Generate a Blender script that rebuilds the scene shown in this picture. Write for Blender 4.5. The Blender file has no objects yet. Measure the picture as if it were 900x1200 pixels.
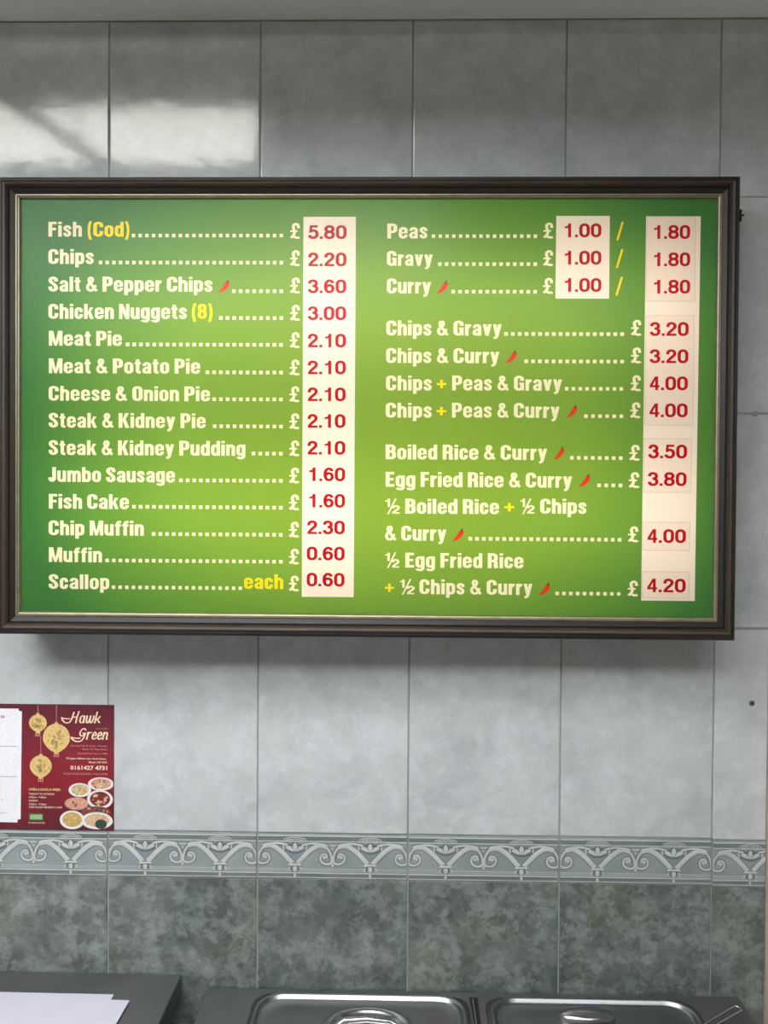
import bpy, bmesh, math, random
from math import sin, cos, pi, radians
from mathutils import Vector, Matrix
from mathutils.geometry import delaunay_2d_cdt

random.seed(7)
scene = bpy.context.scene
COL = scene.collection
ZC = 1.70                       # eye height of the photographer; heights below are given relative to it where handy

# ------------------------------------------------------------------ camera
cam_data = bpy.data.cameras.new('camera')
cam_data.sensor_fit = 'VERTICAL'; cam_data.sensor_height = 36; cam_data.lens = 950/1200*36
cam_data.clip_start = 0.01
camera = bpy.data.objects.new('camera', cam_data); COL.objects.link(camera)
right = Vector((0.9998071, 0.01862194, 0.00624432)); up = Vector((-0.00649546, 0.01345622, 0.99988836)); fwd = Vector((-0.01853584, 0.99973604, -0.01357458))
m = Matrix((right, up, -fwd)).transposed().to_4x4(); m.translation = Vector((0, -1.33532, ZC))
camera.matrix_world = m
scene.camera = camera

# ------------------------------------------------------------------ view, world, lamp strengths
scene.view_settings.view_transform = 'Standard'; scene.view_settings.look = 'None'
scene.view_settings.gamma = 1; scene.view_settings.use_curve_mapping = False
scene.view_settings.exposure = 0.0
SKY = 11.0            # overcast sky seen through the clerestory and the door glass
ADDED_LIGHT = 12.3  # added unseen light panels that brighten the lower wall
TUBE = 0.88          # watts of each tube inside the menu board

world = bpy.data.worlds.new('sky'); scene.world = world; world.use_nodes = True
wn = world.node_tree; wn.nodes.clear()
wo = wn.nodes.new('ShaderNodeOutputWorld'); bg = wn.nodes.new('ShaderNodeBackground')
bg.inputs[0].default_value = (1.0, .975, .90, 1); bg.inputs[1].default_value = SKY
wn.links.new(bg.outputs[0], wo.inputs[0])

# ------------------------------------------------------------------ helpers
def lin(r, g, b):
    f = lambda c: (c/255/12.92) if c/255 <= .04045 else ((c/255+.055)/1.055)**2.4
    return (f(r), f(g), f(b), 1)

class NT:
    def __init__(s, name):
        s.m = bpy.data.materials.new(name); s.m.use_nodes = True; s.t = s.m.node_tree; s.t.nodes.clear()
        s.out = s.n('OutputMaterial')
    def n(s, kind, **kw):
        nd = s.t.nodes.new('ShaderNode'+kind)
        for k, v in kw.items(): setattr(nd, k, v)
        return nd
    def l(s, a, b): s.t.links.new(a, b)
    def noise(s, vec, scale, detail=3, rough=.5, dist=0, w=None):
        nd = s.n('TexNoise', noise_dimensions='4D' if w is not None else '3D')
        s.l(vec, nd.inputs['Vector']); nd.inputs['Scale'].default_value = scale
        nd.inputs['Detail'].default_value = detail; nd.inputs['Roughness'].default_value = rough; nd.inputs['Distortion'].default_value = dist
        if w is not None: s.l(w, nd.inputs['W'])
        return nd.outputs[0]
    def ramp(s, fac, stops):
        r = s.n('ValToRGB'); e = r.color_ramp.elements
        while len(e) < len(stops): e.new(.5)
        for el, (p, c) in zip(e, stops): el.position = p; el.color = c
        s.l(fac, r.inputs[0]); return r.outputs[0]
    def mix(s, fac, a, b, blend='MIX'):
        x = s.n('Mix', data_type='RGBA', blend_type=blend)
        for sock, v in ((x.inputs[0], fac), (x.inputs[6], a), (x.inputs[7], b)):
            if hasattr(v, 'is_output'): s.l(v, sock)
            else: sock.default_value = v
        return x.outputs[2]
    def bsdf(s, color=None, rough=.5, metal=0, ior=1.5, **kw):
        b = s.n('BsdfPrincipled')
        if color is not None:
            if hasattr(color, 'is_output'): s.l(color, b.inputs['Base Color'])
            else: b.inputs['Base Color'].default_value = color
        if hasattr(rough, 'is_output'): s.l(rough, b.inputs['Roughness'])
        else: b.inputs['Roughness'].default_value = rough
        b.inputs['Metallic'].default_value = metal; b.inputs['IOR'].default_value = ior
        for k, v in kw.items(): b.inputs[k.replace('_', ' ')].default_value = v
        s.l(b.outputs[0], s.out.inputs[0]); return b
    def bump(s, b, h, strength, dist=.001, prev=None):
        x = s.n('Bump'); x.inputs['Strength'].default_value = strength; x.inputs['Distance'].default_value = dist
        s.l(h, x.inputs['Height'])
        if prev is not None: s.l(prev, x.inputs['Normal'])
        if b is not None: s.l(x.outputs[0], b.inputs['Normal'])
        return x.outputs[0]
    def obj(s): return s.n('TexCoord').outputs['Object']
    def rnd(s):
        mm = s.n('Math', operation='MULTIPLY'); s.l(s.n('ObjectInfo').outputs['Random'], mm.inputs[0]); mm.inputs[1].default_value = 60
        return mm.outputs[0]
    def geo(s): return s.n('NewGeometry').outputs['Position']

def plain(name, c, rough=.5, metal=0, mott=.12, scale=30, bump=0, bscale=200, **kw):
    t = NT(name); g = t.obj(); nz = t.noise(g, scale, 4)
    c2 = tuple(x*(1-mott) for x in c[:3])+(1,); c1 = tuple(min(1, x*(1+mott)) for x in c[:3])+(1,)
    b = t.bsdf(t.ramp(nz, [(.3, c2), (.7, c1)]), rough, metal, **kw)
    if bump: t.bump(b, t.noise(g, bscale, 2), bump, .0005)
    return t.m

def tile_mat(name, stops, rough=.13, ripple=.3, fine=None, flakes=0):
    t = NT(name); g = t.obj(); w = t.rnd()
    big = t.noise(g, 9, 5, .62, .4, w)
    c = t.ramp(big, stops)
    if flakes:
        nd = t.noise(g, 60, 3, .6, 0, w); vm = t.n('VectorMath', operation='MULTIPLY_ADD'); cb = t.n('CombineXYZ')
        for k in range(3): t.l(nd, cb.inputs[k])
        t.l(cb.outputs[0], vm.inputs[0]); vm.inputs[1].default_value = (.022, .022, .022); t.l(g, vm.inputs[2])
        for sc, amt in ((110, flakes), (46, flakes*.8)):
            vo_ = t.n('TexVoronoi', feature='F1'); t.l(vm.outputs[0], vo_.inputs['Vector']); vo_.inputs['Scale'].default_value = sc
            s1 = t.n('SeparateXYZ'); t.l(vo_.outputs['Color'], s1.inputs[0])
            c = t.mix(1, c, t.ramp(s1.outputs[0], [(0, (1-amt, 1-amt, 1-amt, 1)), (.6, (1, 1, 1, 1)), (1, (1+amt, 1+amt, 1+amt, 1))]), 'MULTIPLY')
        wm = t.noise(g, 7, 2, .5, 0, w); c = t.mix(1, c, t.ramp(wm, [(.42, (1, 1, 1, 1)), (.68, (1.10, 1.0, .88, 1))]), 'MULTIPLY')
    if fine:
        f = t.noise(g, 26, 9, .74, .15, w)
        c = t.mix(t.ramp(f, fine[0]), c, fine[1])
        f2 = t.noise(g, 12, 5, .65, .5, w)
        c = t.mix(t.ramp(f2, fine[2]), c, fine[3])
    b = t.bsdf(c, rough, ior=1.62)
    n1 = t.bump(None, t.noise(g, 20, 1, .5, 0, w), ripple*.45, .0012)
    t.bump(b, t.noise(g, 110, 2, .5, 0, w), ripple*.5, .00022, n1)
    return t.m

M = {}
g1 = lambda v, k=1.0: lin(v, v, v)
M['pale_tile'] = tile_mat('pale_glazed_tile', [(.22, lin(170, 174, 173)), (.42, lin(186, 189, 188)), (.6, lin(196, 198, 197)), (.8, lin(210, 212, 211))], .07, .35,
    ([(.48, (0, 0, 0, 1)), (.56, (.18, .18, .18, 1)), (.66, (.38, .38, .38, 1))], lin(222, 225, 228), [(.48, (0, 0, 0, 1)), (.66, (.34, .34, .34, 1))], lin(150, 154, 156)))
M['marble_tile'] = tile_mat('green_marble_glazed_tile', [(.25, lin(78, 86, 83)), (.45, lin(94, 103, 98)), (.62, lin(108, 116, 111)), (.8, lin(118, 122, 114))], .22, .25,
    ([(.49, (0, 0, 0, 1)), (.53, (.35, .35, .35, 1)), (.60, (.55, .55, .55, 1)), (.64, (.9, .9, .9, 1))], lin(144, 151, 147),
     [(.5, (0, 0, 0, 1)), (.62, (.5, .5, .5, 1))], lin(74, 82, 80)), flakes=.2)
M['border_tile'] = tile_mat('border_tile_glaze', [(.25, lin(124, 133, 131)), (.5, lin(138, 147, 145)), (.75, lin(156, 163, 160))], .25, .2)
M['border_dark'] = tile_mat('dark_border_glaze', [(.25, lin(86, 98, 95)), (.5, lin(106, 117, 113)), (.75, lin(130, 139, 134))], .25, .2)
M['relief_light'] = plain('pale_relief_glaze', lin(188, 190, 185), .25, mott=.08)
M['relief_mid'] = plain('grey_relief_glaze', lin(160, 165, 162), .28, mott=.08)
M['relief_dark'] = plain('dark_outline_glaze', lin(94, 104, 106), .35, mott=.08)
M['grout'] = plain('grey_grout', lin(150, 150, 146), .85, bump=.4)
M['plaster'] = plain('painted_plaster', lin(172, 174, 168), .6, mott=.03, scale=4, bump=.25, bscale=120)
M['ceiling'] = plain('ceiling_paint', lin(205, 205, 200), .7, mott=.03, scale=3)
M['floor'] = plain('floor_vinyl', lin(205, 200, 190), .4, mott=.1, scale=18)
M['trim'] = plain('beige_painted_wood', lin(205, 182, 158), .5, mott=.06, scale=60, bump=.3)
M['steel'] = plain('brushed_steel', (.42, .425, .425, 1), .3, 1, mott=.08, scale=22, bump=.15, bscale=260)
M['dark_steel'] = plain('dull_steel_plate', (.16, .165, .16, 1), .5, .7, mott=.12, scale=14, bump=.2, bscale=200)
M['polished'] = plain('polished_steel', (.62, .62, .62, 1), .13, 1, mott=.05)
M['black'] = plain('black_gap', lin(24, 25, 26), .6)
M['black_metal'] = plain('black_iron', lin(30, 28, 27), .45)
M['paper'] = plain('white_paper', lin(196, 194, 204), .75, mott=.02, scale=20)
M['white'] = plain('white_enamel', lin(236, 236, 232), .5, mott=.02)
M['plug'] = plain('grey_wall_plug', lin(108, 108, 106), .6)
M['plug_hole'] = plain('dark_plug_hole', lin(50, 50, 50), .7)

def wood_mat(name, hot):
    t = NT(name); g = t.obj(); mp = t.n('Mapping'); t.l(g, mp.inputs[0]); mp.inputs['Scale'].default_value = (1.5, 45, 45)
    c = t.ramp(t.noise(mp.outputs[0], 6, 5, .6, .5), [(.3, lin(*hot[0])), (.6, lin(*hot[1])), (.8, lin(*hot[2]))])
    b = t.bsdf(c, .48, ior=1.42); t.bump(b, t.noise(mp.outputs[0], 9, 4), .25, .0004); return t.m
M['wood'] = wood_mat('dark_stained_wood', [(20, 17, 13), (28, 24, 19), (40, 33, 26)])
M['wood_band'] = wood_mat('brown_wood_bead', [(44, 33, 25), (60, 46, 35), (80, 62, 48)])
M['gold'] = plain('gilt_slip', (.27, .23, .15, 1), .45, .7, mott=.12, scale=60)

def film(name, color, trans=.62, gloss=.06, rough=.3):
    t = NT(name)
    col = color(t) if callable(color) else color
    d = t.n('BsdfDiffuse'); r = t.n('BsdfTranslucent'); mx = t.n('MixShader'); gl = t.n('BsdfGlossy'); m2 = t.n('MixShader'); fr = t.n('Fresnel')
    for s_ in (d.inputs[0], r.inputs[0]):
        if hasattr(col, 'is_output'): t.l(col, s_)
        else: s_.default_value = col
    mx.inputs[0].default_value = trans; t.l(d.outputs[0], mx.inputs[1]); t.l(r.outputs[0], mx.inputs[2])
    fr.inputs[0].default_value = 1.3; gl.inputs[1].default_value = rough; gl.inputs[0].default_value = (.8, .8, .8, 1)
    t.l(fr.outputs[0], m2.inputs[0]); t.l(mx.outputs[0], m2.inputs[1]); t.l(gl.outputs[0], m2.inputs[2]); t.l(m2.outputs[0], t.out.inputs[0])
    return t.m

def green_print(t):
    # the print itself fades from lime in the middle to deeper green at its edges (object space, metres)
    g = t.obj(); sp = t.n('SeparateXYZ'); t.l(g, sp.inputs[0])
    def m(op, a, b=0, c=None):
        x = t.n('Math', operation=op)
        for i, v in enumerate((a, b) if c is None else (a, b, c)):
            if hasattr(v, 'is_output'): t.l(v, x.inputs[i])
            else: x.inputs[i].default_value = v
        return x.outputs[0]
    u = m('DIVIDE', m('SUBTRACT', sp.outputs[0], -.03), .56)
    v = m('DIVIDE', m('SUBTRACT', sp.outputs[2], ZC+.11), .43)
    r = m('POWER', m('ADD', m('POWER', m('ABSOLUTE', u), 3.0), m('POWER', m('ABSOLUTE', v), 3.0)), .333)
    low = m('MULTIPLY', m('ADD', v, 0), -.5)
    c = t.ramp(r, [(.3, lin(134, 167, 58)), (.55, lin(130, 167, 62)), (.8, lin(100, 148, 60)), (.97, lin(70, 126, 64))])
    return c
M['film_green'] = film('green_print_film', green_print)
M['film_white'] = film('unprinted_opal_film', lin(255, 236, 222))
M['film_cream'] = film('cream_lettering', lin(255, 242, 205))
M['film_yellow'] = film('yellow_lettering', lin(255, 226, 35))
M['film_red'] = film('red_lettering', lin(190, 8, 22))
M['film_chili'] = film('chilli_print', lin(225, 60, 35))
M['film_stalk'] = film('chilli_stalk_print', lin(90, 80, 30))
M['film_slip'] = film('price_paper_slip', lin(252, 229, 215))
M['film_edge'] = film('slip_edge', lin(198, 172, 158))

def mesh_obj(name, bm, mats, parent=None, smooth=False):
    me = bpy.data.meshes.new(name); bm.to_mesh(me); bm.free()
    for k in (mats if isinstance(mats, (list, tuple)) else [mats]): me.materials.append(M[k] if isinstance(k, str) else k)
    if smooth:
        for p in me.polygons: p.use_smooth = True
    o = bpy.data.objects.new(name, me); COL.objects.link(o)
    if parent is not None: attach(o, parent)
    return o
def attach(o, parent):          # meshes are modelled in world coordinates; keep them there under a placed parent
    o.parent = parent; p = parent; t = Vector()
    while p is not None: t += p.location; p = p.parent
    o.location = -t
def tag(o, label=None, cat=None, group=None, kind=None):
    if label: o['label'] = label
    if cat: o['category'] = cat
    if group: o['group'] = group
    if kind: o['kind'] = kind
    return o
def empty(name, loc, label, cat, group=None):
    o = bpy.data.objects.new(name, None); COL.objects.link(o); o.location = loc; o.empty_display_size = .05
    return tag(o, label, cat, group)
def bx(bm, x0, y0, z0, x1, y1, z1, bevel=0, mi=0, seg=1):
    r = bmesh.ops.create_cube(bm, size=1, matrix=Matrix.Translation(((x0+x1)/2, (y0+y1)/2, (z0+z1)/2)) @ Matrix.Diagonal((abs(x1-x0), abs(y1-y0), abs(z1-z0), 1)))
    vs = set(r['verts']); fs = [f for f in bm.faces if f.verts[0] in vs]
    for f in fs: f.material_index = mi
    if bevel:
        es = [e for e in bm.edges if e.verts[0] in vs]
        rr = bmesh.ops.bevel(bm, geom=es, offset=bevel, segments=seg, affect='EDGES', profile=.7)
        for f in rr['faces']: f.material_index = mi
def box(name, a, b, mat, parent=None, bevel=0, seg=1):
    bm = bmesh.new(); bx(bm, *a, *b, bevel, 0, seg); return mesh_obj(name, bm, mat, parent)
def tube(bm, pts, r, n=10, mi=0, closed=False, cap=True):
    rings = []; N = len(pts); pts = [Vector(p) for p in pts]
    ref = Vector((0, 0, 1))
    for i, p in enumerate(pts):
        if closed: d = pts[(i+1) % N]-pts[i-1]
        else: d = pts[min(i+1, N-1)]-pts[max(i-1, 0)]
        d.normalize(); a = d.cross(ref if abs(d.z) < .95 else Vector((1, 0, 0))).normalized(); b = a.cross(d)
        rings.append([bm.verts.new(p+a*(r*cos(2*pi*k/n))+b*(r*sin(2*pi*k/n))) for k in range(n)])
    for i in range(N if closed else N-1):
        A, B = rings[i], rings[(i+1) % N]
        for k in range(n):
            f = bm.faces.new((A[k], A[(k+1) % n], B[(k+1) % n], B[k])); f.material_index = mi; f.smooth = True
    if cap and not closed:
        bm.faces.new(rings[0]).material_index = mi; bm.faces.new(rings[-1][::-1]).material_index = mi
def rrect(cx, cy, w, h, r, n=6):
    out = []
    for sx, sy, a0 in ((1, 1, 0), (-1, 1, 90), (-1, -1, 180), (1, -1, 270)):
        for k in range(n+1):
            a = radians(a0+90*k/n); out.append((cx+sx*(w/2-r)+r*cos(a), cy+sy*(h/2-r)+r*sin(a)))
    return out
def ellipse(cx, cy, rx, ry, n=24, rot=0):
    c, s = cos(rot), sin(rot)
    return [(cx+rx*cos(2*pi*k/n)*c-ry*sin(2*pi*k/n)*s, cy+rx*cos(2*pi*k/n)*s+ry*sin(2*pi*k/n)*c) for k in range(n)]
def loft(bm, loops, mi=0, smooth=True, cap=True):
    R = [[bm.verts.new(p) for p in L] for L in loops]
    for A, B in zip(R, R[1:]):
        n = len(A)
        for k in range(n):
            f = bm.faces.new((A[k], A[(k+1) % n], B[(k+1) % n], B[k])); f.material_index = mi; f.smooth = smooth
    if cap: bm.faces.new(R[-1]).material_index = mi
    return R

# ------------------------------------------------------------------ lettering: stroke-drawn glyphs (cap height 1)
def path(s):
    """M x y | L x y | A cx cy x y (rounded corner) | B x1 y1 x2 y2 x3 y3 (cubic) -> list of polylines"""
    tk = s.split(); i = 0; out = []; cur = None
    while i < len(tk):
        c = tk[i]; n = {'M': 2, 'L': 2, 'A': 4, 'B': 6}[c]; v = [float(x) for x in tk[i+1:i+1+n]]; i += n+1
        if c == 'M': out.append([tuple(v)]); cur = tuple(v); continue
        if c == 'L': out[-1].append(tuple(v)); cur = tuple(v); continue
        if c == 'A':
            k = .6; cx, cy, x, y = v
            v = [cur[0]+(cx-cur[0])*k, cur[1]+(cy-cur[1])*k, x+(cx-x)*k, y+(cy-y)*k, x, y]
        for j in range(1, 7):
            t = j/6; u = 1-t
            out[-1].append((u**3*cur[0]+3*u*u*t*v[0]+3*u*t*t*v[2]+t**3*v[4], u**3*cur[1]+3*u*u*t*v[1]+3*u*t*t*v[3]+t**3*v[5]))
        cur = (v[4], v[5])
    return out
def ring(x0, y0, x1, y1, r):
    xm = (x0+x1)/2
    return f'M {x0} {(y0+y1)/2} L {x0} {y1-r} A {x0} {y1} {xm} {y1} A {x1} {y1} {x1} {y1-r} L {x1} {y0+r} A {x1} {y0} {xm} {y0} A {x0} {y0} {x0} {y0+r} L {x0} {(y0+y1)/2}'
def strip_quads(pl, px, py):
    """quads of a stroke of elliptic pen px (wide) py (high)"""
    k = py/px; P = [Vector((x*k, y)) for x, y in pl]
    Q = [P[0]]
    for p in P[1:]:
        if (p-Q[-1]).length > 1e-4: Q.append(p)
    closed = (Q[0]-Q[-1]).length < 1e-4
    if closed: Q = Q[:-1]
    N = len(Q); h = py/2; Lf = []; Rt = []
    for i in range(N):
        a = Q[i-1] if (i > 0 or closed) else None; b = Q[(i+1) % N] if (i < N-1 or closed) else None
        d1 = (Q[i]-a).normalized() if a is not None else None; d2 = (b-Q[i]).normalized() if b is not None else None
        if d1 is None: d1 = d2
        if d2 is None: d2 = d1
        t = (d1+d2).normalized(); n = Vector((-t.y, t.x)); c = max(.5, n.dot(Vector((-d1.y, d1.x))))
        Lf.append(Q[i]+n*h/c); Rt.append(Q[i]-n*h/c)
    out = []
    for i in range(N if closed else N-1):
        j = (i+1) % N; out.append([(v.x/k, v.y) for v in (Lf[i], Rt[i], Rt[j], Lf[j])])
    return out
LC = (.215, .155); UC = (.24, .165)
def G(w, strokes='', polys=(), pen=LC): return (w, strokes, polys, pen)
def rc(x0, y0, x1, y1): return [(x0, y0), (x1, y0), (x1, y1), (x0, y1)]
bowlR = 'M .15 .56 B .19 .66 .25 .69 .30 .69 A .452 .69 .452 .53 L .452 .23 A .452 .07 .30 .07 B .25 .07 .19 .10 .15 .20 '
bowlL = 'M .41 .56 B .37 .66 .31 .69 .26 .69 A .108 .69 .108 .53 L .108 .23 A .108 .07 .26 .07 B .31 .07 .37 .10 .41 .20 '
arch = lambda a, b: f'M {a+.03} .54 B {a+.07} .65 {a+.13} .69 {(a+b)/2+.03} .69 A {b} .69 {b} .53 L {b} 0 '
F1 = {
 'o': G(.56, ring(.108, .07, .452, .69, .17)),
 'n': G(.56, 'M .108 0 L .108 .76 '+arch(.108, .452)), 'h': G(.56, 'M .108 0 L .108 1 '+arch(.108, .452)),
 'm': G(.86, 'M .108 0 L .108 .76 '+arch(.108, .43)+arch(.43, .752)),
 'u': G(.56, 'M .108 .76 L .108 .23 A .108 .07 .25 .07 B .31 .07 .37 .10 .42 .20 M .452 .76 L .452 0'),
 'p': G(.56, 'M .108 -.23 L .108 .76 '+bowlR), 'b': G(.56, 'M .108 0 L .108 1 '+bowlR),
 'd': G(.56, 'M .452 0 L .452 1 '+bowlL),
 'g': G(.56, bowlL+' M .452 .76 L .452 -.02 A .452 -.165 .28 -.165 A .12 -.165 .115 -.07', (), (.215, .14)),
 'c': G(.52, 'M .412 .46 L .412 .53 A .412 .69 .26 .69 A .108 .69 .108 .53 L .108 .23 A .108 .07 .26 .07 A .412 .07 .412 .23 L .412 .31'),
 'e': G(.56, 'M .452 .26 L .452 .22 A .452 .07 .28 .07 A .108 .07 .108 .23 L .108 .53 A .108 .69 .28 .69 A .452 .69 .452 .53 L .452 .34', [rc(.15, .34, .5, .44)]),
 'a': G(.55, 'M .125 .51 L .125 .55 A .125 .69 .27 .69 A .44 .69 .44 .55 L .44 0 M .44 .42 B .32 .39 .108 .38 .108 .22 A .108 .07 .22 .07 B .31 .07 .38 .12 .44 .19', (), (.205, .145)),
 's': G(.51, 'M .40 .50 L .40 .545 A .40 .69 .26 .69 A .11 .69 .11 .56 B .11 .40 .40 .40 .40 .21 A .40 .07 .25 .07 A .11 .07 .11 .21 L .11 .26', (), (.2, .15)),
 'i': G(.22, '', [rc(0, 0, .22, .76), rc(0, .85, .22, 1)]), 'l': G(.22, '', [rc(0, 0, .22, 1)]),
 'r': G(.38, 'M .108 0 L .108 .76 M .15 .5 B .18 .63 .26 .68 .38 .665', (), (.215, .17)),
 't': G(.38, 'M .18 .95 L .18 .21 A .18 .07 .28 .07 L .375 .07', [rc(0, .62, .375, .76)]),
 'f': G(.38, 'M .17 0 L .17 .78 A .17 .92 .28 .92 L .38 .92', [rc(0, .62, .375, .76)]),
 'k': G(.59, '', [rc(0, 0, .215, 1), [(.2, .36), (.27, .30), (.585, .76), (.365, .76)], [(.24, .42), (.38, 0), (.60, 0), (.40, .52)]]),
 'v': G(.54, '', [[(0, .76), (.215, .76), (.37, 0), (.17, 0)], [(.17, 0), (.37, 0), (.54, .76), (.325, .76)]]),
 'y': G(.55, 'M .27 .06 B .24 -.13 .20 -.155 .06 -.15', [[(0, .76), (.215, .76), (.37, .0), (.17, .0)], [(.17, .03), (.35, -.06), (.55, .76), (.335, .76)]], (.19, .15)),
 'F': G(.52, '', [rc(0, 0, .24, 1), rc(.2, .83, .52, 1), rc(.2, .43, .48, .59)]),
 'E': G(.54, '', [rc(0, 0, .24, 1), rc(.2, .83, .53, 1), rc(.2, .43, .49, .58), rc(.2, 0, .54, .17)]),
 'P': G(.62, 'M .12 0 L .12 1 M .12 .918 L .34 .918 A .50 .918 .50 .76 L .50 .60 A .50 .45 .34 .45 L .12 .45', (), UC),
 'R': G(.64, 'M .12 0 L .12 1 M .12 .918 L .34 .918 A .50 .918 .50 .76 L .50 .64 A .50 .48 .34 .48 L .12 .48 M .36 .48 A .50 .48 .50 .34 L .50 .12 L .53 0', (), UC),
 'B': G(.63, 'M .12 0 L .12 1 M .12 .918 L .34 .918 A .49 .918 .49 .78 L .49 .68 A .49 .53 .34 .53 L .12 .53 M .34 .53 A .51 .53 .51 .38 L .51 .23 A .51 .082 .34 .082 L .12 .082', (), UC),
 'C': G(.63, 'M .51 .64 L .51 .75 A .51 .918 .315 .918 A .12 .918 .12 .75 L .12 .25 A .12 .082 .315 .082 A .51 .082 .51 .25 L .51 .38', (), UC),
 'G': G(.64, 'M .51 .66 L .51 .75 A .51 .918 .315 .918 A .12 .918 .12 .75 L .12 .25 A .12 .082 .315 .082 A .51 .082 .51 .25 L .51 .46', [rc(.34, .40, .63, .54), rc(.54, 0, .63, .46)], UC),
 'O': G(.63, ring(.12, .082, .51, .918, .18), (), UC),
 'S': G(.6, 'M .48 .68 L .48 .76 A .48 .918 .30 .918 A .12 .918 .12 .76 B .12 .54 .48 .52 .48 .25 A .48 .082 .30 .082 A .12 .082 .12 .25 L .12 .34', (), (.235, .165)),
 'J': G(.47, 'M .35 1 L .35 .24 A .35 .082 .22 .082 A .1 .082 .1 .22 L .1 .30', (), (.235, .165)),
 'K': G(.66, '', [rc(0, 0, .24, 1), [(.22, .46), (.30, .36), (.645, 1), (.40, 1)], [(.26, .52), (.41, 0), (.67, 0), (.42, .66)]]),
 'M': G(.84, '', [rc(0, 0, .2, 1), rc(.64, 0, .84, 1), [(.0, 1), (.27, 1), (.48, 0), (.35, 0)], [(.57, 1), (.84, 1), (.49, 0), (.36, 0)]]),
 'N': G(.64, '', [rc(0, 0, .2, 1), rc(.44, 0, .64, 1), [(0, 1), (.23, 1), (.64, 0), (.41, 0)]]),
 '&': G(.70, 'M .66 .03 L .25 .60 B .15 .74 .17 .925 .30 .925 B .45 .925 .46 .72 .31 .60 B .17 .51 .10 .42 .10 .27 B .10 .02 .44 .00 .52 .24 B .55 .33 .555 .38 .555 .44', (), (.18, .15)),
 '(': G(.27, 'M .20 1.03 B .04 .72 .04 .10 .20 -.2', (), (.17, .13)), ')': G(.27, 'M .07 1.03 B .23 .72 .23 .10 .07 -.2', (), (.17, .13)),
 '8': G(.57, ring(.12, .53, .45, .92, .15)+' '+ring(.105, .08, .465, .50, .16), (), (.2, .15)),
 '+': G(.55, '', [rc(0, .36, .55, .50), rc(.2, .15, .35, .71)]),
 '/': G(.45, '', [[(0, -.12), (.13, -.12), (.45, 1.03), (.32, 1.03)]]),
 '£': G(.58, 'M .51 .66 L .50 .76 A .49 .92 .36 .92 A .19 .92 .19 .74 B .20 .54 .40 .40 .12 .12 M .04 .07 B .14 .17 .22 .15 .32 .10 B .40 .06 .50 .06 .56 .12', [rc(0, .43, .46, .53)], (.18, .14)),
}
F2 = {  # wide bold numerals
 '0': G(.74, ring(.105, .08, .635, .92, .27)), '1': G(.74, '', [rc(.33, 0, .55, 1), [(.42, 1), (.50, .72), (.36, .68), (.09, .64), (.09, .78), (.27, .82)]]),
 '2': G(.74, 'M .125 .64 B .12 .84 .2 .92 .375 .92 A .62 .92 .62 .70 B .62 .48 .22 .40 .13 .06', [rc(.03, 0, .72, .165)]),
 '3': G(.74, 'M .11 .70 B .13 .86 .22 .92 .36 .92 A .60 .92 .60 .72 B .60 .60 .52 .53 .33 .53 M .33 .53 B .54 .53 .635 .45 .635 .31 A .635 .08 .37 .08 B .21 .08 .12 .15 .105 .30'),
 '4': G(.74, '', [rc(.42, 0, .62, 1), rc(.03, .21, .72, .36), [(.40, 1), (.45, 1), (.45, .78), (.22, .34), (.03, .34), (.03, .37)]]),
 '5': G(.74, 'M .165 .50 B .22 .60 .30 .62 .38 .62 A .635 .62 .635 .35 A .635 .08 .36 .08 B .22 .08 .12 .14 .105 .28', [rc(.15, .84, .68, 1), [(.13, 1), (.31, 1), (.265, .47), (.07, .45)]]),
 '6': G(.74, 'M .62 .73 B .60 .86 .50 .92 .39 .92 A .105 .92 .105 .5 A .105 .08 .38 .08 A .635 .08 .635 .33 A .635 .58 .38 .58 B .24 .58 .14 .48 .12 .32'),
 '8': G(.74, ring(.125, .53, .615, .92, .18)+' '+ring(.105, .08, .635, .52, .2)), '.': G(.22, '', [rc(0, 0, .21, .19)]),
}
F2 = {k: (w, s, p, (.23, .18)) for k, (w, s, p, _) in F2.items()}

def text_polys(txt, font, x0, z0, cap, x1, gap=.085, space=.25):
    items = []; x = 0; mn = None
    for ch in txt:
        if ch == ' ': x += space; continue
        if ch == '½':
            for f, dx, dz, sc, sx in (('1', -.04, .44, .56, .60), ('2', .40, 0, .56, .60)):
                w, s, p, pen = F2[f]
                qs = [q for pl in path(s) for q in strip_quads(pl, pen[0]*1.05, pen[1]*1.05)] + [list(q) for q in p]
                items += [[(x+dx+a*sx, dz+b*sc) for a, b in q] for q in qs]
            items.append([(x+.13, -.04), (x+.22, -.04), (x+.66, 1.03), (x+.57, 1.03)]); x += .84+gap; continue
        w, s, p, pen = font[ch]
        qs = [q for pl in path(s) for q in strip_quads(pl, *pen)] + [list(q) for q in p]
        items += [[(x+a, b) for a, b in q] for q in qs]; x += w+gap
    W = x-gap; k = (x1-x0)/W
    return [[(x0+a*k, z0+b*cap) for a, b in q] for q in items]

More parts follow.
